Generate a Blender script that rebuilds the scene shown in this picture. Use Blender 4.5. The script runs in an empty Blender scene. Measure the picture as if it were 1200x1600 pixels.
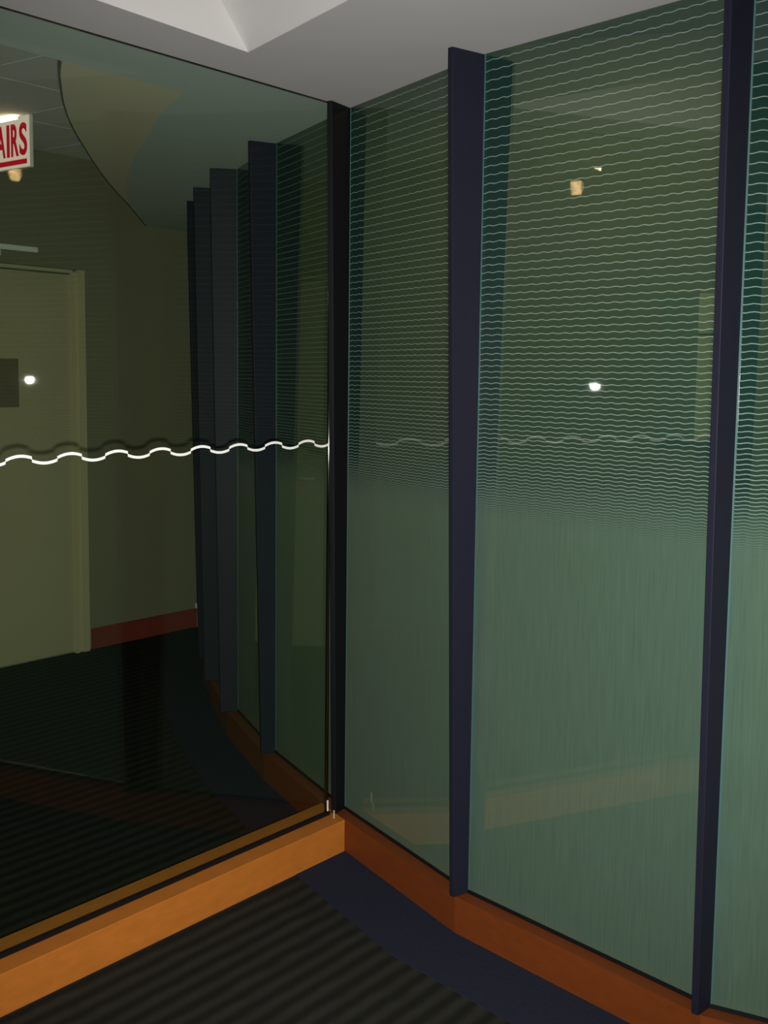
import bpy, bmesh, math, random
from mathutils import Vector, Matrix

random.seed(7)
scene = bpy.context.scene
COL = scene.collection

# ------------------------------------------------------------------ camera
EYE = 1.59                       # lens height above the carpet
FPX = 1900.0                     # focal length for the 1200 x 1600 frame
PITCH = math.atan(212.0 / FPX)
ROLL = math.atan(0.0117)
cam_data = bpy.data.cameras.new('camera')
cam_data.sensor_fit = 'VERTICAL'
cam_data.sensor_height = 36.0
cam_data.sensor_width = 27.0
cam_data.lens = 36.0 * FPX / 1600.0
cam_data.clip_start = 0.02
cam = bpy.data.objects.new('camera', cam_data)
COL.objects.link(cam)
c, s = math.cos(-PITCH), math.sin(-PITCH)
def _pitch(v):
    return Vector((v[0], c * v[1] - s * v[2], s * v[1] + c * v[2]))
ax_x = _pitch((math.cos(ROLL), 0, math.sin(ROLL)))
ax_y = _pitch((-math.sin(ROLL), 0, math.cos(ROLL)))
fwd = _pitch((0, 1, 0))
cam.matrix_world = Matrix.Translation((0, 0, EYE)) @ Matrix((ax_x, ax_y, -fwd)).transposed().to_4x4()
scene.camera = cam

# ------------------------------------------------------------------ world, flash, exposure
world = bpy.data.worlds.new('dark_world')
world.use_nodes = True
bg = world.node_tree.nodes.get('Background') or world.node_tree.nodes.new('ShaderNodeBackground')
bg.inputs[0].default_value = (0.9, 0.95, 1.0, 1)
bg.inputs[1].default_value = 0.004
scene.world = world

fl = bpy.data.lights.new('camera_flash', 'SPOT')
fl.energy = 700.0
fl.color = (1.0, 0.97, 0.93)
fl.spot_size = math.radians(79)
fl.spot_blend = 1.0
fl.shadow_soft_size = 0.012
flo = bpy.data.objects.new('camera_flash', fl)
flo.matrix_world = Matrix.Translation((0.012, 0.01, EYE - 0.048)) @ Matrix((ax_x, ax_y, -fwd)).transposed().to_4x4()
COL.objects.link(flo)

scene.view_settings.view_transform = 'Standard'
scene.view_settings.look = 'None'
scene.view_settings.gamma = 1.0
scene.view_settings.use_curve_mapping = False
scene.view_settings.exposure = 0.0
cy = scene.cycles
cy.max_bounces = 10
cy.glossy_bounces = 6
cy.transparent_max_bounces = 24
cy.sample_clamp_indirect = 0.0
cy.use_denoising = True
cy.caustics_reflective = False
cy.caustics_refractive = False

# ------------------------------------------------------------------ key dimensions (metres)
CEIL = 2.45                      # plaster ceiling
CURB = 0.111                     # top of the wooden curbs
TILEZ = 2.77                     # corridor tile ceiling
COFF = 2.87                      # top of the coffer
PA = Vector((-0.948, 2.960))     # partition line
PB = Vector((-0.181, 3.980))
PD = (PB - PA).normalized()      # along the partition, away from the camera
PN = Vector((PD.y, -PD.x))       # towards the lobby
PL = PA - PD * 4.0               # near end of the partition
# joints of the faceted glass wall, far to near
J = {-6: (-1.05, 7.55), -5: (-0.975, 6.75), -4: (-0.895, 6.26), -3: (-0.790, 5.790), -2: (-0.636, 5.247),
     -1: (-0.418, 4.663), 0: (-0.124, 4.045), 1: (0.255, 3.370), 2: (0.7865, 2.738), 3: (1.50, 2.345),
     4: (2.27, 2.05), 5: (3.08, 1.86)}
J = {k: Vector(v) for k, v in J.items()}
DW = Vector((-1.757, 6.828))     # a point on the corridor wall beside the door
DU = Vector((0.6044, 0.7967))    # along that wall
DN = Vector((DU.y, -DU.x))       # out of that wall

# ------------------------------------------------------------------ material helpers
def new_mat(name):
    m = bpy.data.materials.new(name)
    m.use_nodes = True
    nt = m.node_tree
    nt.nodes.clear()
    out = nt.nodes.new('ShaderNodeOutputMaterial')
    return m, nt, out

class NT:
    def __init__(self, nt):
        self.nt = nt
    def n(self, t, **kw):
        nd = self.nt.nodes.new(t)
        for k, v in kw.items():
            setattr(nd, k, v)
        return nd
    def link(self, a, b):
        self.nt.links.new(a, b)
    def math(self, op, a, b=None, clamp=False):
        nd = self.n('ShaderNodeMath', operation=op)
        nd.use_clamp = clamp
        for i, v in enumerate((a, b)):
            if v is None:
                continue
            if isinstance(v, (int, float)):
                nd.inputs[i].default_value = v
            else:
                self.link(v, nd.inputs[i])
        return nd.outputs[0]
    def mixc(self, fac, a, b):
        nd = self.n('ShaderNodeMix', data_type='RGBA')
        for sock, v in ((nd.inputs[0], fac), (nd.inputs[6], a), (nd.inputs[7], b)):
            if isinstance(v, (int, float)):
                sock.default_value = v
            elif isinstance(v, tuple):
                sock.default_value = (*v, 1)
            else:
                self.link(v, sock)
        return nd.outputs[2]

def plain(name, col, rough=0.6, spec=0.3, metal=0.0, noise=0.0, nscale=30.0, bump=0.0, stretch=(1, 1, 1)):
    m, nt, out = new_mat(name)
    h = NT(nt)
    p = h.n('ShaderNodeBsdfPrincipled')
    p.inputs['Base Color'].default_value = (*col, 1)
    p.inputs['Roughness'].default_value = rough
    p.inputs['Specular IOR Level'].default_value = spec
    p.inputs['Metallic'].default_value = metal
    if noise or bump:
        tc = h.n('ShaderNodeTexCoord')
        mp = h.n('ShaderNodeMapping')
        mp.inputs['Scale'].default_value = stretch
        h.link(tc.outputs['Object'], mp.inputs[0])
        nz = h.n('ShaderNodeTexNoise')
        nz.inputs['Scale'].default_value = nscale
        nz.inputs['Detail'].default_value = 4
        h.link(mp.outputs[0], nz.inputs['Vector'])
        if noise:
            lo = tuple(v * (1 - noise) for v in col)
            hi = tuple(min(1, v * (1 + noise)) for v in col)
            h.link(h.mixc(nz.outputs[0], lo, hi), p.inputs['Base Color'])
        if bump:
            b = h.n('ShaderNodeBump')
            b.inputs['Strength'].default_value = bump
            b.inputs['Distance'].default_value = 0.002
            h.link(nz.outputs[0], b.inputs['Height'])
            h.link(b.outputs[0], p.inputs['Normal'])
    h.link(p.outputs[0], out.inputs[0])
    return m

def emitter(name, col, strength):
    m, nt, out = new_mat(name)
    e = nt.nodes.new('ShaderNodeEmission')
    e.inputs[0].default_value = (*col, 1)
    e.inputs[1].default_value = strength
    nt.links.new(e.outputs[0], out.inputs[0])
    return m

def fresnel(h, r0):
    lw = h.n('ShaderNodeLayerWeight')
    lw.inputs[0].default_value = 0.5
    p5 = h.math('POWER', lw.outputs['Facing'], 5.0)
    return h.math('ADD', h.math('MULTIPLY', p5, 1.0 - r0), r0)

# clear tinted sheet: transparent body, mirror skin
def sheet_glass(name, tint, r0):
    m, nt, out = new_mat(name)
    h = NT(nt)
    tr = h.n('ShaderNodeBsdfTransparent')
    tr.inputs[0].default_value = (*tint, 1)
    gl = h.n('ShaderNodeBsdfGlossy')
    gl.inputs['Roughness'].default_value = 0.015
    gl.inputs['Color'].default_value = (0.95, 1, 0.97, 1)
    mx = h.n('ShaderNodeMixShader')
    h.link(fresnel(h, r0), mx.inputs[0])
    h.link(tr.outputs[0], mx.inputs[1])
    h.link(gl.outputs[0], mx.inputs[2])
    h.link(mx.outputs[0], out.inputs[0])
    return m

# green glass with a fired print of fine waved lines, closing up to a solid frost lower down
def printed_glass(name, body, line, frost, tint, r0):
    m, nt, out = new_mat(name)
    h = NT(nt)
    tc = h.n('ShaderNodeTexCoord')
    sp = h.n('ShaderNodeSeparateXYZ')
    h.link(tc.outputs['Object'], sp.inputs[0])
    u, z = sp.outputs[0], sp.outputs[2]
    wv = h.math('SINE', h.math('MULTIPLY', u, 2 * math.pi / 0.040))
    zz = h.math('ADD', z, h.math('MULTIPLY', wv, 0.0012))
    nz = h.n('ShaderNodeTexNoise')
    nz.inputs['Scale'].default_value = 130.0
    nz.inputs['Detail'].default_value = 1.0
    h.link(tc.outputs['Object'], nz.inputs['Vector'])
    zz = h.math('ADD', zz, h.math('MULTIPLY', h.math('SUBTRACT', nz.outputs[0], 0.5), 0.0018))
    Z0, A = 1.165, 5.6e-4
    d = h.math('MAXIMUM', h.math('SUBTRACT', zz, Z0), 1e-6)
    ph = h.math('MULTIPLY', h.math('SQRT', h.math('DIVIDE', d, A)), 2.0)
    sp_ = h.math('SQRT', h.math('MULTIPLY', d, A))
    dist = h.math('MULTIPLY', h.math('FRACT', ph), sp_)
    mask = h.math('SUBTRACT', 1.0, h.math('DIVIDE', h.math('ABSOLUTE', h.math('SUBTRACT', dist, 0.0016)), 0.0016), clamp=True)
    mask = h.math('MULTIPLY', mask, 1.4, clamp=True)
    # the printed lines thin out into an even frost towards the lower half
    fr = h.n('ShaderNodeMapRange', interpolation_type='SMOOTHSTEP')
    h.link(z, fr.inputs[0])
    fr.inputs[1].default_value = 1.36
    fr.inputs[2].default_value = 1.165
    fr = fr.outputs[0]
    mp = h.n('ShaderNodeMapping')
    mp.inputs['Scale'].default_value = (150, 20, 7)
    h.link(tc.outputs['Object'], mp.inputs[0])
    nv = h.n('ShaderNodeTexNoise')
    nv.inputs['Scale'].default_value = 1.0
    nv.inputs['Detail'].default_value = 3.0
    h.link(mp.outputs[0], nv.inputs['Vector'])
    frc = h.mixc(nv.outputs[0], tuple(v * 0.78 for v in frost), tuple(v * 1.22 for v in frost))
    col = h.mixc(mask, body, line)
    col = h.mixc(fr, col, frc)
    opac = h.math('MAXIMUM', h.math('ADD', h.math('MULTIPLY', mask, 0.35), 0.5), h.math('ADD', h.math('MULTIPLY', fr, 0.46), 0.5))
    df = h.n('ShaderNodeBsdfDiffuse')
    h.link(col, df.inputs[0])
    # the frost lets soft light through from the room behind
    tl = h.n('ShaderNodeBsdfTranslucent')
    tl.inputs[0].default_value = (0.50, 0.58, 0.36, 1)
    mt = h.n('ShaderNodeMixShader')
    h.link(h.math('MULTIPLY', fr, 0.30), mt.inputs[0])
    h.link(df.outputs[0], mt.inputs[1])
    h.link(tl.outputs[0], mt.inputs[2])
    df = mt
    tr = h.n('ShaderNodeBsdfTransparent')
    tr.inputs[0].default_value = (*tint, 1)
    m0 = h.n('ShaderNodeMixShader')
    h.link(opac, m0.inputs[0])
    h.link(tr.outputs[0], m0.inputs[1])
    h.link(df.outputs[0], m0.inputs[2])
    gl = h.n('ShaderNodeBsdfGlossy')
    gl.inputs['Roughness'].default_value = 0.015
    mx = h.n('ShaderNodeMixShader')
    h.link(fresnel(h, r0), mx.inputs[0])
    h.link(m0.outputs[0], mx.inputs[1])
    h.link(gl.outputs[0], mx.inputs[2])
    h.link(mx.outputs[0], out.inputs[0])
    return m

def carpet_mat(name, dark, light, striped):
    m, nt, out = new_mat(name)
    h = NT(nt)
    tc = h.n('ShaderNodeTexCoord')
    nz = h.n('ShaderNodeTexNoise')
    nz.inputs['Scale'].default_value = 9.0
    nz.inputs['Detail'].default_value = 4
    h.link(tc.outputs['Object'], nz.inputs['Vector'])
    fine = h.n('ShaderNodeTexNoise')
    fine.inputs['Scale'].default_value = 260.0
    h.link(tc.outputs['Object'], fine.inputs['Vector'])
    fac = fine.outputs[0]
    if striped:
        sp = h.n('ShaderNodeSeparateXYZ')
        h.link(tc.outputs['Object'], sp.inputs[0])
        # distance across the stripes, which run along the partition
        w = h.math('ADD', h.math('MULTIPLY', sp.outputs[0], PN.x), h.math('MULTIPLY', sp.outputs[1], PN.y))
        w = h.math('ADD', w, h.math('MULTIPLY', nz.outputs[0], 0.02))
        st = h.math('SINE', h.math('MULTIPLY', w, 2 * math.pi / 0.062))
        st = h.math('ADD', h.math('MULTIPLY', st, 0.45), 0.5)
        fac = h.math('MULTIPLY', h.math('ADD', st, h.math('SUBTRACT', fine.outputs[0], 0.5)), h.math('ADD', nz.outputs[0], 0.45), clamp=True)
    colr = h.mixc(fac, dark, light)
    p = h.n('ShaderNodeBsdfPrincipled')
    p.inputs['Roughness'].default_value = 0.95
    p.inputs['Specular IOR Level'].default_value = 0.05
    h.link(colr, p.inputs['Base Color'])
    b = h.n('ShaderNodeBump')
    b.inputs['Strength'].default_value = 0.5
    b.inputs['Distance'].default_value = 0.004
    h.link(fine.outputs[0], b.inputs['Height'])
    h.link(b.outputs[0], p.inputs['Normal'])
    h.link(p.outputs[0], out.inputs[0])
    return m

M = {
    'plaster': plain('white_plaster', (0.56, 0.555, 0.55), 0.85, 0.1, noise=0.03, nscale=6),
    'soffit': plain('soffit_plaster', (0.62, 0.67, 0.65), 0.85, 0.1, noise=0.03, nscale=6),
    'flare': plain('warm_plaster', (0.80, 0.70, 0.52), 0.85, 0.1, noise=0.04, nscale=5),  # warmer tone than the rest of the soffit
    'edge': plain('dark_edge', (0.10, 0.12, 0.09), 0.6, 0.2),
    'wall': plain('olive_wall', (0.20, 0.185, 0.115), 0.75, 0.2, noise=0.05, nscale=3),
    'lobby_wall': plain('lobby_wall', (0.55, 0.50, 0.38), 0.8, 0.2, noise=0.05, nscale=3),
    'tile': plain('ceiling_tile', (0.90, 0.87, 0.85), 0.9, 0.05, noise=0.10, nscale=60, bump=0.1),
    'grid': plain('ceiling_grid', (0.02, 0.02, 0.018), 0.7, 0.1),
    'carpet': carpet_mat('striped_carpet', (0.012, 0.013, 0.0105), (0.029, 0.029, 0.023), True),
    'border': carpet_mat('blue_carpet', (0.013, 0.015, 0.026), (0.026, 0.030, 0.048), False),
    'wood': plain('orange_wood', (0.42, 0.138, 0.020), 0.5, 0.3, noise=0.18, nscale=5, stretch=(3, 3, 9)),
    'darkwood': plain('red_wood', (0.20, 0.035, 0.022), 0.5, 0.3, noise=0.15, nscale=5),
    'fin': plain('navy_metal', (0.0105, 0.0115, 0.021), 0.5, 0.12, noise=0.12, nscale=40),
    'fin_shaded': plain('shaded_fin_metal', (0.0045, 0.005, 0.006), 0.5, 0.12, noise=0.12, nscale=40),  # fin colour darkened to stand for the weak oblique light on it
    'wood2': plain('red_brown_wood', (0.135, 0.032, 0.006), 0.45, 0.3, noise=0.18, nscale=5, stretch=(3, 3, 9)),  # darker, redder copy of the orange curb wood
    'gasket': plain('black_gasket', (0.004, 0.004, 0.005), 0.6, 0.2),
    'clear': sheet_glass('clear_glass', (0.86, 0.91, 0.86), 0.022),
    'panel': printed_glass('wave_printed_glass', (0.014, 0.050, 0.040), (0.21, 0.28, 0.235), (0.080, 0.140, 0.102), (0.56, 0.68, 0.50), 0.095),
    'panel_back': sheet_glass('pane_body', (0.97, 0.98, 0.96), 0.0),
    'pane_edge': plain('glass_edge', (0.045, 0.105, 0.098), 0.35, 0.3),  # glass edge, its arris highlight put into the lighter teal
    'film': plain('white_film', (0.86, 0.86, 0.82), 0.5, 0.2),
    'polish': plain('polished_edge', (0.26, 0.26, 0.20), 0.12, 0.8, metal=1.0),
    'door': plain('cream_door', (0.40, 0.35, 0.21), 0.45, 0.4, noise=0.04, nscale=4),
    'frame': plain('cream_frame', (0.46, 0.40, 0.24), 0.4, 0.4),
    'plaque': plain('dark_plaque', (0.16, 0.13, 0.08), 0.35, 0.4),
    'pale': plain('pale_metal', (0.75, 0.74, 0.66), 0.4, 0.4),
    'signface': emitter('sign_face', (1.0, 0.80, 0.62), 0.60),
    'signlamp': emitter('sign_lamp', (1.0, 0.86, 0.55), 20.0),
    'signbody': plain('sign_body', (0.80, 0.76, 0.66), 0.5, 0.3),
    'red': emitter('backlit_red_letter', (1.0, 0.012, 0.045), 0.33),
    'shade': emitter('lamp_shade_glow', (1.0, 0.60, 0.27), 200.0),
    'bulb': emitter('bulb_glow', (1.0, 0.72, 0.35), 600.0),
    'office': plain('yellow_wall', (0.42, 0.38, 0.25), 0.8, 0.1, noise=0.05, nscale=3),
    'globe': emitter('globe_glow', (1.0, 0.82, 0.58), 12.5),
    'blue': plain('bluegrey_board', (0.36, 0.37, 0.27), 0.5, 0.3),
    'strip': plain('pale_yellow_strip', (0.90, 0.84, 0.58), 0.5, 0.3),
    'brass': plain('brass', (0.55, 0.40, 0.18), 0.3, 0.5, metal=0.8),
}

# ------------------------------------------------------------------ mesh helpers
def obj(name, verts, faces, mat, parent=None, smooth=False):
    me = bpy.data.meshes.new(name)
    me.from_pydata([tuple(v) for v in verts], [], faces)
    bm = bmesh.new()
    bm.from_mesh(me)
    bmesh.ops.recalc_face_normals(bm, faces=bm.faces)
    bm.to_mesh(me)
    bm.free()
    me.materials.append(M[mat])
    if smooth:
        for p in me.polygons:
            p.use_smooth = True
    o = bpy.data.objects.new(name, me)
    COL.objects.link(o)
    if parent:
        o.parent = parent
    return o

def empty(name, loc=(0, 0, 0), rotz=0.0):
    o = bpy.data.objects.new(name, None)
    o.location = loc
    o.rotation_euler = (0, 0, rotz)
    COL.objects.link(o)
    return o

def tag(o, label, cat, group=None):
    o['label'] = label
    o['category'] = cat
    if group:
        o['group'] = group
    return o

def struct(o, label=None, cat=None):
    o['kind'] = 'structure'
    if label:
        o['label'] = label
    if cat:
        o['category'] = cat
    return o

def prism_data(poly, z0, z1):
    n = len(poly)
    v = [(p[0], p[1], z0) for p in poly] + [(p[0], p[1], z1) for p in poly]
    f = [tuple(range(n)), tuple(range(n, 2 * n))]
    f += [(i, (i + 1) % n, n + (i + 1) % n, n + i) for i in range(n)]
    return v, f

def prism(name, poly, z0, z1, mat, parent=None):
    v, f = prism_data(poly, z0, z1)
    return obj(name, v, f, mat, parent)

def box(name, x0, x1, y0, y1, z0, z1, mat, parent=None):
    return prism(name, [(x0, y0), (x1, y0), (x1, y1), (x0, y1)], z0, z1, mat, parent)

def bevel(o, w, seg=2):
    md = o.modifiers.new('bevel', 'BEVEL')
    md.width = w
    md.segments = seg
    md.limit_method = 'ANGLE'
    return o

def tube(name, p0, p1, r0, r1, mat, parent=None, seg=24, cap=True):
    p0, p1 = Vector(p0), Vector(p1)
    ax = (p1 - p0).normalized()
    a = ax.orthogonal().normalized()
    b = ax.cross(a)
    v, f = [], []
    for p, r in ((p0, r0), (p1, r1)):
        for i in range(seg):
            t = 2 * math.pi * i / seg
            v.append(p + (a * math.cos(t) + b * math.sin(t)) * r)
    f = [(i, (i + 1) % seg, seg + (i + 1) % seg, seg + i) for i in range(seg)]
    if cap:
        f += [tuple(range(seg)), tuple(range(seg, 2 * seg))]
    return obj(name, v, f, mat, parent, smooth=True)

def lathe(name, prof, mat, parent=None, seg=32, centre=(0, 0, 0)):
    v, f = [], []
    for r, z in prof:
        for i in range(seg):
            t = 2 * math.pi * i / seg
            v.append((centre[0] + r * math.cos(t), centre[1] + r * math.sin(t), centre[2] + z))
    for k in range(len(prof) - 1):
        for i in range(seg):
            f.append((k * seg + i, k * seg + (i + 1) % seg, (k + 1) * seg + (i + 1) % seg, (k + 1) * seg + i))
    return obj(name, v, f, mat, parent, smooth=True)

def filled(name, outer, hole, z, thick, mat, parent=None):
    """flat slab with an optional hole, underside at z"""
    bm = bmesh.new()
    edges = []
    for loop in ([outer] + ([hole] if hole else [])):
        vs = [bm.verts.new((p[0], p[1], z)) for p in loop]
        edges += [bm.edges.new((vs[i], vs[(i + 1) % len(vs)])) for i in range(len(vs))]
    bmesh.ops.triangle_fill(bm, use_beauty=True, edges=edges)
    g = bmesh.ops.extrude_face_region(bm, geom=list(bm.faces))
    for e in g['geom']:
        if isinstance(e, bmesh.types.BMVert):
            e.co.z += thick
    bmesh.ops.recalc_face_normals(bm, faces=bm.faces)
    me = bpy.data.meshes.new(name)
    bm.to_mesh(me)
    bm.free()
    me.materials.append(M[mat])
    o = bpy.data.objects.new(name, me)
    COL.objects.link(o)
    if parent:
        o.parent = parent
    return o

def dwall(u, n=0.0):
    """plan point on the corridor wall: u along it, n out of it"""
    return DW + DU * u + DN * n

def local_box(name, x0, x1, y0, y1, z0, z1, mat, parent):
    return box(name, x0, x1, y0, y1, z0, z1, mat, parent)

def offset_chain(keys, d):
    """joints moved d towards the lobby, mitred"""
    out = {}
    for k in keys:
        dirs = []
        if k - 1 in J:
            dirs.append((J[k] - J[k - 1]).normalized())
        if k + 1 in J:
            dirs.append((J[k + 1] - J[k]).normalized())
        t = sum(dirs, Vector((0, 0))).normalized()
        n = Vector((t.y, -t.x))
        if n.dot(Vector((-0.8, -0.6))) < 0:
            n = -n
        ca = n.dot(Vector((dirs[0].y, -dirs[0].x)) if Vector((dirs[0].y, -dirs[0].x)).dot(n) > 0 else Vector((-dirs[0].y, dirs[0].x)))
        out[k] = J[k] + n * (d / max(ca, 0.5))
    return out
KEYS = sorted(J)

# ================================================================== SETTING
floor = struct(box('floor', -9, 5, -4, 10, -0.10, 0.0, 'carpet'), 'dark striped carpet floor')
inner = offset_chain(KEYS, 0.045)
outer_b = offset_chain(KEYS, 0.275)
for k in KEYS[:-1]:
    p = [inner[k], inner[k + 1], outer_b[k + 1], outer_b[k]]
    prism('carpet_border', p, -0.02, 0.0025, 'border', floor)

# coffer: footprint in the ceiling and its smaller top
cc = Vector((-0.379, 3.382))
cl = Vector((-0.561, -0.828))
cr = Vector((0.518, -0.856))
q_bot = [cc, cc + cr * 3.6, Vector((0.05, -1.7)), cc + cl * 3.3]
lean = Vector((-0.237, -0.350))
q_top = [q_bot[0] + lean, q_bot[1] + lean, q_bot[2], q_bot[3]]

lobby = [PB, *[J[k] for k in (0, 1, 2, 3, 4, 5)], Vector((3.25, 1.8)), Vector((3.25, -3.0)), Vector((-3.4, -3.0)), PL]
ceiling = struct(filled('ceiling', lobby, q_bot, CEIL, 0.03, 'plaster'), 'white plaster ceiling with a raised coffer')
for i in range(4):
    a, b, ta, tb = q_bot[i], q_bot[(i + 1) % 4], q_top[i], q_top[(i + 1) % 4]
    e = (b - a).normalized()
    n = Vector((e.y, -e.x))
    if n.dot(Vector((0, 1)) - a) > 0:
        n = -n
    n = n * 0.02
    a, b, ta, tb = (p - n * 0.15 for p in (a, b, ta, tb))
    v = [(*a, CEIL), (*b, CEIL), (*tb, COFF), (*ta, COFF)]
    v += [(*(a + n), CEIL + 0.04), (*(b + n), CEIL + 0.04), (*(tb + n), COFF), (*(ta + n), COFF)]
    obj('coffer_side', v, [(0, 1, 2, 3), (4, 5, 6, 7), (0, 1, 5, 4), (1, 2, 6, 5), (2, 3, 7, 6), (3, 0, 4, 7)], 'plaster', ceiling)
prism('coffer_top', q_top, COFF, COFF + 0.02, 'plaster', ceiling)

# plaster soffit on the far side of the glass partition
WALL_END = Vector((-1.075, 7.725))
edge_curve = [Vector(v) for v in ((-0.908, 3.492), (-0.935, 3.58), (-0.961, 3.676), (-1.000, 3.84), (-1.040, 4.015), (-1.078, 4.21), (-1.114, 4.423),
              (-1.158, 4.74), (-1.200, 5.069), (-1.235, 5.36), (-1.266, 5.649), (-1.297, 5.98), (-1.323, 6.332))]
edge_tail = [Vector((-1.372, 6.83)), Vector((-1.415, 7.278))]
bound = [Vector(v) for v in ((-0.768, 3.667), (-0.640, 3.850), (-0.640, 3.900), (-0.693, 3.997), (-0.742, 4.13), (-0.792, 4.276),
         (-0.850, 4.46), (-0.909, 4.646), (-0.984, 4.89), (-1.058, 5.134), (-1.134, 5.43), (-1.207, 5.737), (-1.262, 6.00), (-1.308, 6.262))]
band0 = PL - PN * 0.19
soffit_poly = [PB, PL, band0, edge_curve[0], *bound, edge_curve[-1], *edge_tail, WALL_END, *[J[k] for k in (-6, -5, -4, -3, -2, -1, 0)]]
soffit = struct(filled('ceiling_soffit', soffit_poly, None, CEIL, 0.03, 'soffit'), 'grey plaster soffit behind the glass partition')
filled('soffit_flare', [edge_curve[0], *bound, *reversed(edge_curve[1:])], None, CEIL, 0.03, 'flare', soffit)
full_edge = [band0, *edge_curve, *edge_tail]
for i in range(len(full_edge) - 1):
    a, b = full_edge[i], full_edge[i + 1]
    e = (b - a).normalized()
    n = Vector((-e.y, e.x)) * 0.005
    prism('fascia', [a, b, b + n, a + n], CEIL - 0.002 if i else CEIL + 0.001, TILEZ + 0.02, 'edge' if i else 'soffit', soffit)

# corridor tile ceiling
corr = struct(prism('ceiling_corridor', [PL - PN * 0.19 - PD * 2.5, PB - PN * 0.19 - PD * 0.3, *[J[k] - Vector((0.06, 0)) for k in (-1, -2, -3, -4, -5, -6)], WALL_END, dwall(-9.0, -0.05)], TILEZ + 0.014, TILEZ + 0.05, 'grid'),
              'suspended tile ceiling over the corridor')
tv, tf = prism_data([(-0.303, -0.303), (0.303, -0.303), (0.303, 0.303), (-0.303, 0.303)], 0, 0.018)
tile_me = None
for iu in range(-14, 2):
    for jn in range(0, 5):
        p = dwall(0.42 + iu * 0.61 - 0.3, 0.305 + jn * 0.61)
        dpart = (p - PA).dot(PN)
        if dpart > -0.35 or p.x > -0.95 - 0.12 * (p.y - 3.4):
            continue
        if tile_me is None:
            t = obj('tile', tv, tf, 'tile', corr)
            tile_me = t.data
        else:
            t = bpy.data.objects.new('tile', tile_me)
            COL.objects.link(t)
            t.parent = corr
        t.location = (p.x, p.y, TILEZ)
        t.rotation_euler = (0, 0, math.atan2(DU.y, DU.x))

# walls
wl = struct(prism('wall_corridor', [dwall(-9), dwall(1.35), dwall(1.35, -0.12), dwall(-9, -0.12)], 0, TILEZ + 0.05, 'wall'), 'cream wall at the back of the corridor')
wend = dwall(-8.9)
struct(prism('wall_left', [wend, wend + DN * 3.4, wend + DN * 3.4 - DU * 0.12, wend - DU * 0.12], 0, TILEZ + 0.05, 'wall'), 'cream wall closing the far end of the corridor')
struct(box('wall_back', -4.2, 3.25, -3.12, -3.0, 0, CEIL + 0.03, 'lobby_wall'), 'wall behind the photographer')
struct(box('wall_right', 3.25, 3.37, -3.12, 1.9, 0, CEIL + 0.03, 'lobby_wall'), 'wall at the right of the lobby')
side0 = Vector((PL.x, PL.y))
struct(prism('wall_side', [side0, side0 - Vector((0, 3.4)), side0 - Vector((0.12, 3.4)), side0 - Vector((0.12, 0))], 0, CEIL + 0.03, 'lobby_wall'), 'wall at the near end of the glass partition')

# baseboards on the corridor wall
struct(prism('baseboard_corridor', [dwall(0.115), dwall(0.945), dwall(0.945, 0.014), dwall(0.115, 0.014)], 0, 0.118, 'darkwood'),
       'dark red baseboard to the right of the corridor door')
struct(prism('baseboard_left', [dwall(-8.8), dwall(-1.06), dwall(-1.06, 0.014), dwall(-8.8, 0.014)], 0, 0.118, 'darkwood'),
       'dark red baseboard to the left of the corridor door')
struct(prism('trim_1', [dwall(0.945), dwall(0.958), dwall(0.958, 0.02), dwall(0.945, 0.02)], 0.0, 0.150, 'pale'), 'narrow pale upright strip at the right end of the corridor baseboard')  # narrow pale strip standing beside the baseboard end

# corridor door: frame, leaf, plaque, all on the wall face
rz = math.atan2(DU.y, DU.x)
door = empty('door_1', (*DW, 0), rz)
struct(door, 'cream corridor door with a dark plaque')
# local x along the wall, local -y out of the wall
leaf = local_box('door_leaf', -0.915, -0.012, -0.016, 0.02, 0.012, 2.125, 'door', door)
for x0, x1, d in ((-0.012, 0.004, 0.034), (0.004, 0.036, 0.022), (0.036, 0.080, 0.034)):
    local_box('jamb', x0, x1, -d, 0.0, 0, 2.155 if x0 > 0.03 else 2.14, 'frame', door)
    local_box('jamb', -0.927 - x1, -0.927 - x0, -d, 0.0, 0, 2.155 if x0 > 0.03 else 2.14, 'frame', door)
local_box('door_head', -0.927, -0.0, -0.030, 0.0, 2.134, 2.152, 'frame', door)
local_box('head_shadow_gap', -0.927, -0.012, -0.018, 0.0, 2.125, 2.134, 'edge', door)
local_box('head_cap', -0.96, 0.034, -0.022, 0.0, 2.152, 2.158, 'edge', door)
pl = bevel(local_box('plaque', -0.64, -0.362, -0.024, -0.015, 1.403, 1.661, 'plaque', leaf), 0.002)
hd = tube('door_handle', (-0.84, -0.015, 1.0), (-0.84, -0.075, 1.0), 0.011, 0.011, 'pale', leaf)
tube('door_lever', (-0.845, -0.07, 1.0), (-0.73, -0.07, 1.0), 0.009, 0.008, 'pale', leaf)
clo = empty('door_closer', (*dwall(-0.36), 2.236), rz)
tag(clo, 'slim pale closer box fixed to the wall above the corridor door', 'door closer')
bevel(local_box('closer_body', -0.14, 0.118, -0.055, 0.0, -0.013, 0.017, 'pale', clo), 0.006)
bevel(local_box('closer_arm', -0.22, -0.11, -0.045, -0.02, -0.045, -0.008, 'pale', clo), 0.004)

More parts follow.
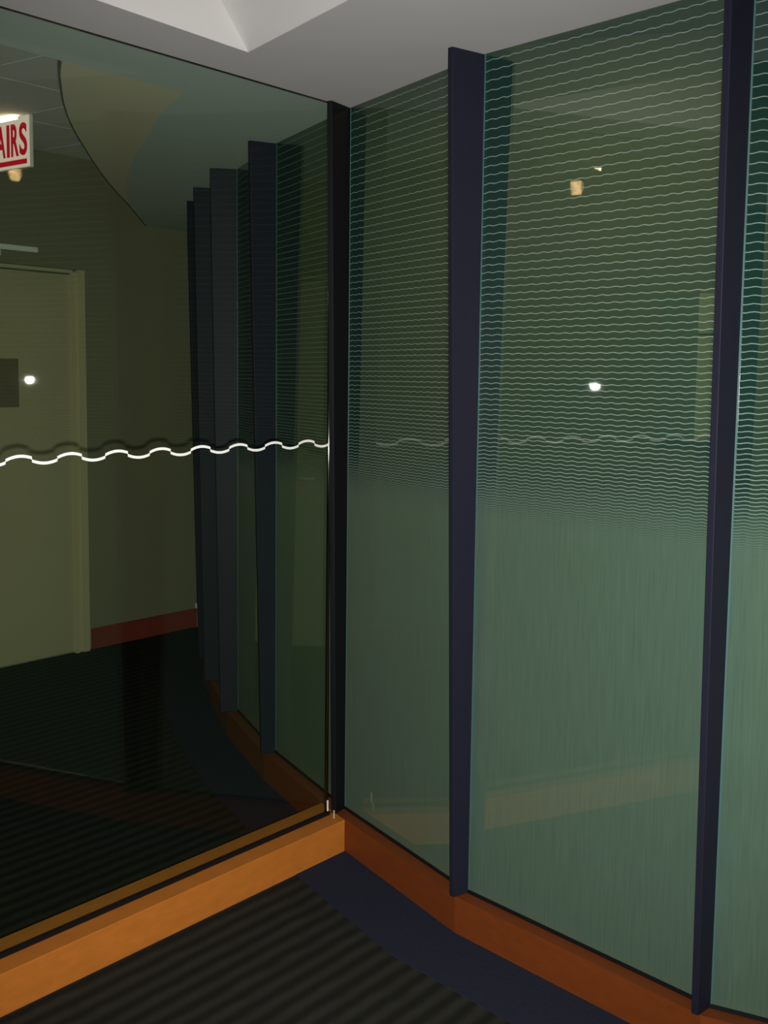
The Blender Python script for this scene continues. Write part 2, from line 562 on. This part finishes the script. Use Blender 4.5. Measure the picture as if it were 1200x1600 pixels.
# the room behind the green glass: far wall, ceiling, lamp, a board on the wall
OW0, OW1 = Vector((-0.85, 6.95)), Vector((4.98, 5.15))
od = (OW1 - OW0).normalized()
on = Vector((od.y, -od.x))
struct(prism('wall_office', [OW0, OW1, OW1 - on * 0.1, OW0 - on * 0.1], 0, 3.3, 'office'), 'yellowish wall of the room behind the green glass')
struct(box('wall_office_side', 4.98, 5.0, 1.6, 5.2, 0, 3.3, 'office'), 'side wall of the room behind the green glass')
struct(box('ceiling_office', -1.2, 5.0, 1.5, 7.9, 3.3, 3.34, 'plaster'), 'ceiling of the room behind the green glass')
bo = OW0 + od * ((1.62 - OW0.x) / od.x)
pf = empty('wall_board', (*bo, 0), math.atan2(od.y, od.x))
tag(pf, 'blue-grey board with a pale side strip, dimly seen through the widest green panel', 'board')
box('board', -0.235, -0.045, -0.03, 0.0, 1.29, 2.02, 'blue', pf)
box('side_strip', -0.045, 0.035, -0.05, 0.0, 1.28, 1.81, 'strip', pf)
box('side_strip', -0.045, 0.035, -0.05, 0.0, 1.822, 2.02, 'strip', pf)
gp = empty('ceiling_lamp', (0.95, 5.15, 3.3))
tag(gp, 'round warm ceiling lamp in the room behind the green glass', 'lamp')
lathe('diffuser', [(0.0, -0.075), (0.16, -0.07), (0.27, -0.055), (0.33, -0.025), (0.34, -0.005), (0.0, -0.005)], 'globe', gp, seg=40)
lathe('rim', [(0.335, 0.0), (0.355, 0.0), (0.355, -0.02), (0.335, -0.02), (0.335, 0.0)], 'brass', gp, seg=40)

# ================================================================== CURBS
cf = PN * 0.075
cb = -PN * 0.091
pcurb = empty('partition_curb', (*PA, 0))
tag(pcurb, 'orange wooden curb running under the clear glass partition', 'curb')
def rel(p, o):
    return (p[0] - o[0], p[1] - o[1])
fr = offset_chain(KEYS, 0.047)
bk = offset_chain(KEYS, -0.07)
def cross(p, d, a, b):
    e = b - a
    den = d.x * e.y - d.y * e.x
    t = ((a.x - p.x) * e.y - (a.y - p.y) * e.x) / den
    return p + d * t
g = 0.0008
x1 = cross(PL + cf, PD, fr[0], fr[1]) - PD * g
x2 = cross(PL + cb, PD, fr[-1], fr[0]) - PD * g
bd = prism('board', [rel(p, PA) for p in (PL + cf, x1, fr[0] - PD * g, x2, PL + cb)], 0, CURB, 'wood', pcurb)
bevel(bd, 0.002)

fcurb = empty('faceted_curb', (*J[1], 0))
tag(fcurb, 'orange wooden curb of angled lengths under the green glass panels', 'curb')
for k in KEYS[:-1]:
    o = prism('board', [rel(fr[k], J[1]), rel(fr[k + 1], J[1]), rel(bk[k + 1], J[1]), rel(bk[k], J[1])], 0, CURB, 'wood2', fcurb)

# ================================================================== GREEN GLASS PANELS
plabel = {
    2: 'green glass panel with fine white waved lines cut by the right edge of the photo',
    1: 'widest green glass panel with fine waved lines, mirroring the flash spot',
    0: 'narrow green glass panel right beside the clear partition on the lobby side',
    -1: 'nearest dim green glass panel seen through the clear partition',
    -2: 'second dim green glass panel seen through the clear partition',
    -3: 'third dim green glass panel seen through the clear partition',
    -4: 'fourth green glass panel behind the clear partition, hidden by the dark fins',
    -5: 'fifth green glass panel behind the clear partition, hidden by the dark fins',
    -6: 'last green glass panel behind the clear partition, next to the corridor wall',
    3: 'green glass panel of the faceted wall just outside the right edge of the photo',
    4: 'last green glass panel at the right, beside the lobby wall outside the photo',
}
for k in KEYS[:-1]:
    a, b = J[k], J[k + 1]
    L = (b - a).length
    ang = math.atan2((b - a).y, (b - a).x)
    pan = empty('glass_panel', (*a, 0), ang)
    lab = plabel[k]
    tag(pan, lab, 'glass panel', 'green waved glass panels')
    # local x along the pane; the lobby lies on the local -y side
    lob = -1 if Vector((math.sin(ang), -math.cos(ang))).dot(Vector((-0.8, -0.6))) > 0 else 1
    y0, y1 = sorted((lob * 0.000, -lob * 0.012))
    pn = box('pane', 0.006, L - 0.020, y0, y1, CURB + 0.010, CEIL - 0.001, 'panel', pan)
    pn.data.materials.append(M['panel_back'])
    for p in pn.data.polygons:
        if p.normal.y * lob < 0.9:
            p.material_index = 1
    y0, y1 = sorted((lob * 0.0015, -lob * 0.011))
    box('pane_edge', 0.000, 0.006, y0, y1, CURB + 0.010, CEIL - 0.001, 'pane_edge', pan)
    y0, y1 = sorted((lob * 0.004, -lob * 0.016))
    box('gasket', 0.0, L - 0.020, y0, y1, CURB, CURB + 0.010, 'gasket', pan)

# ================================================================== FINS
# right face foot, right face tip at the ceiling, tip at the curb
FT = 0.018
fin_tip = {
    2: ((0.709, 2.684), (0.740, 2.705)), 1: ((0.154, 3.308), (0.204, 3.343)), 0: ((-0.194, 3.946), (-0.164, 3.995)),
    -1: ((-0.519, 4.623), (-0.475, 4.679)), -2: ((-0.748, 5.237), (-0.707, 5.276)), -3: ((-0.902, 5.772), (-0.862, 5.80)),
    -4: ((-1.004, 6.215), (-0.962, 6.25)), -5: ((-1.075, 6.71), (-1.03, 6.74)), -6: ((-1.14, 7.50), (-1.10, 7.53)),
    3: ((1.445, 2.235), (1.475, 2.295)), 4: ((2.225, 1.935), (2.25, 1.995)), 5: ((3.045, 1.745), (3.06, 1.80)),
}
flabel = {
    2: 'tall tapered navy metal fin nearest the right edge of the photo',
    1: 'tall tapered navy metal fin between the two largest green glass panels',
    0: 'tapered metal fin with shade put into its dark colour, where the clear partition meets the green glass',
    -1: 'first dark tapered fin seen through the clear partition, next to the corner',
    -2: 'second dark tapered fin from the corner behind the clear partition',
    -3: 'third dark tapered fin from the corner behind the clear partition',
    -4: 'farthest visible dark tapered fin behind the clear partition',
    -5: 'sixth tapered fin behind the clear partition, hidden by the farthest visible one',
    -6: 'last tapered fin behind the clear partition, next to the corridor wall',
    3: 'tapered navy fin just outside the right edge of the photo',
    4: 'second tapered navy fin outside the right edge of the photo',
    5: 'tapered navy fin against the right lobby wall outside the photo',
}
for k in KEYS:
    I = J[k]
    tt, tb = Vector(fin_tip[k][0]), Vector(fin_tip[k][1])
    away = (J[k - 1] - J[k]) if k - 1 in J else (J[k] - J[k + 1])
    Lt, Lb = (tt - I).length, (tb - I).length
    d = (tt - I).normalized()
    for _ in range(3):
        pv = Vector((-d.y, d.x))
        if pv.dot(away) < 0:
            pv = -pv
        d = (tt - pv * FT * 0.88 - I).normalized()
    pv = pv * FT
    z0, z1 = CURB + 0.001, CEIL - 0.001
    off = -pv * 0.12
    def section(front, rear):
        return [I + off - d * rear, I + off + d * front, I + off + d * front + pv, I + off - d * rear + pv]
    sec0, sec1 = section(Lb, 0.045), section(Lt, 0.105)
    v = [(p.x - I.x, p.y - I.y, z0) for p in sec0] + [(p.x - I.x, p.y - I.y, z1) for p in sec1]
    f = [(0, 1, 2, 3), (4, 5, 6, 7)] + [(i, (i + 1) % 4, 4 + (i + 1) % 4, 4 + i) for i in range(4)]
    fo = obj('metal_fin', v, f, 'fin_shaded' if k == 0 else 'fin')
    fo.location = (*I, 0)
    bevel(fo, 0.0015)
    tag(fo, flabel[k], 'fin', 'tapered fins of the faceted glass wall')

# ================================================================== CLEAR PARTITION
pang = math.atan2(PD.y, PD.x)
part = empty('glass_partition', (*PA, 0), pang)
tag(part, 'large clear glass partition carrying a white dashed wavy line', 'partition')
Lr = (PB - PA).length
# local x towards the corner, lobby on the local -y side
ppane = box('pane', -4.0, Lr - 0.006, -0.006, 0.006, CURB + 0.012, CEIL - 0.003, 'clear', part)
box('gasket', -4.0, Lr + 0.01, -0.0064, 0.0064, CURB, CURB + 0.012, 'gasket', part)
box('head_channel', -4.0, Lr, -0.0035, 0.0035, CEIL - 0.0025, CEIL, 'gasket', part)
ev = tube('polished_edge', (Lr - 0.004, 0, CURB + 0.014), (Lr - 0.004, 0, CEIL - 0.004), 0.0062, 0.0062, 'polish', part, seg=20)
box('edge_glint', Lr - 0.0085, Lr - 0.0045, -0.0095, -0.0062, CURB + 0.018, CURB + 0.055, 'pale', part)  # added pale box standing in for a highlight at the edge foot
box('glint_reflection', Lr - 0.012, Lr - 0.008, -0.040, -0.037, CURB, CURB + 0.028, 'frame', part)  # added pale box standing in for the reflection of that highlight
# the wavy safety line: bowed dashes, stepped up and down
WH = 0.0074
ns = 9
u0 = 0.023 - 0.156 * 26
idx = 0
u = u0
while u < Lr - 0.012:
    up = (idx % 2 == 0)
    ua, ub = u, min(u + 0.0775, Lr - 0.010)
    v = []
    for i in range(ns + 1):
        t = i / ns
        x = ua + (ub - ua) * t
        q = 4 * t * (1 - t)
        if up:
            zc = 1.3742 + 0.0072 * q + 0.0025 * t
        else:
            zc = 1.3695 - 0.0068 * q - 0.0010 * t
        for y in (-0.0072, -0.0060):
            v.append((x, y, zc - WH / 2))
            v.append((x, y, zc + WH / 2))
    f = []
    for i in range(ns):
        a, b = 4 * i, 4 * (i + 1)
        f += [(a, b, b + 1, a + 1), (a + 2, a + 3, b + 3, b + 2), (a + 1, b + 1, b + 3, a + 3), (a, a + 2, b + 2, b)]
    f += [(0, 1, 3, 2), (4 * ns, 4 * ns + 2, 4 * ns + 3, 4 * ns + 1)]
    obj('wave_dash', v, f, 'film', ppane)
    u += 0.078
    idx += 1

# ================================================================== STAIRS SIGN
S0 = Vector((-1.830, 5.894))
S1 = Vector((-1.6445, 5.7435))
sd = (S1 - S0).normalized()
sign = empty('stairs_sign', (*S0, TILEZ), math.atan2(sd.y, sd.x))
tag(sign, 'lit white box sign with red STAIRS lettering hung from the tile ceiling', 'sign')
# local x along the lettering, local -y faces the lobby; z from the tile ceiling down
bevel(box('sign_box', -0.195, 0.238, 0.0, 0.016, -0.240, -0.002, 'signbody', sign), 0.003)
sface = box('sign_face', -0.190, 0.230, -0.003, 0.0005, -0.234, -0.004, 'signface', sign)
box('lamp_strip', -0.185, 0.150, -0.016, -0.006, -0.016, -0.003, 'signlamp', sign)
box('underline_bar', -0.168, 0.212, -0.0055, -0.0025, -0.221, -0.199, 'red', sface)
def letter(ch, x0, x1):
    cu = bpy.data.curves.new('letter_' + ch, 'FONT')
    cu.body = ch
    cu.size = 1.0
    cu.offset = 0.022
    cu.extrude = 0.01
    tmp = bpy.data.objects.new('tmp_letter', cu)
    COL.objects.link(tmp)
    bpy.context.view_layer.update()
    me = bpy.data.meshes.new_from_object(tmp.evaluated_get(bpy.context.evaluated_depsgraph_get()))
    bpy.data.objects.remove(tmp)
    xs = [v.co.x for v in me.vertices]
    ys = [v.co.y for v in me.vertices]
    for v in me.vertices:
        x = x0 + (v.co.x - min(xs)) / (max(xs) - min(xs)) * (x1 - x0)
        z = -0.182 + (v.co.y - min(ys)) / (max(ys) - min(ys)) * 0.147
        v.co = (x, -0.0045 - v.co.z * 0.15, z)
    me.materials.clear()
    me.materials.append(M['red'])
    for p in me.polygons:
        p.material_index = 0
    o = bpy.data.objects.new('letter', me)
    COL.objects.link(o)
    o.parent = sface
for ch, x0, x1 in (('S', -0.158, -0.098), ('T', -0.090, -0.032), ('A', -0.026, 0.044), ('I', 0.058, 0.078), ('R', 0.092, 0.150), ('S', 0.158, 0.216)):
    letter(ch, x0, x1)

# ================================================================== LAMPS IN THE COFFER
pen = empty('pendant_lamp', (0.105, 0.206, 2.682))
tag(pen, 'small warm glowing pendant lamp in the coffer, mirrored in the green glass', 'lamp')
lshade = lathe('lamp_shade', [(0.0, 0.0), (0.024, 0.0), (0.027, 0.02), (0.031, 0.05), (0.033, 0.072), (0.012, 0.078), (0.0, 0.078)], 'shade', pen)
lathe('lamp_cap', [(0.0, 0.078), (0.013, 0.078), (0.013, 0.10), (0.004, 0.108), (0.0, 0.108)], 'brass', lshade)
tube('cord', (0, 0, 0.105), (0, 0, COFF - 2.682), 0.003, 0.003, 'gasket', pen, seg=10)

dn = empty('recessed_downlight', (0.043, -0.02, COFF))
tag(dn, 'round recessed downlight in the coffer top, mirrored in the green glass', 'lamp')
ring = lathe('trim_ring', [(0.060, -0.001), (0.094, -0.001), (0.098, -0.006), (0.060, -0.012), (0.056, -0.006)], 'brass', dn)
lathe('bulb', [(0.0, -0.016), (0.010, -0.014), (0.018, -0.006), (0.020, -0.001), (0.0, -0.0008)], 'bulb', ring, seg=20)
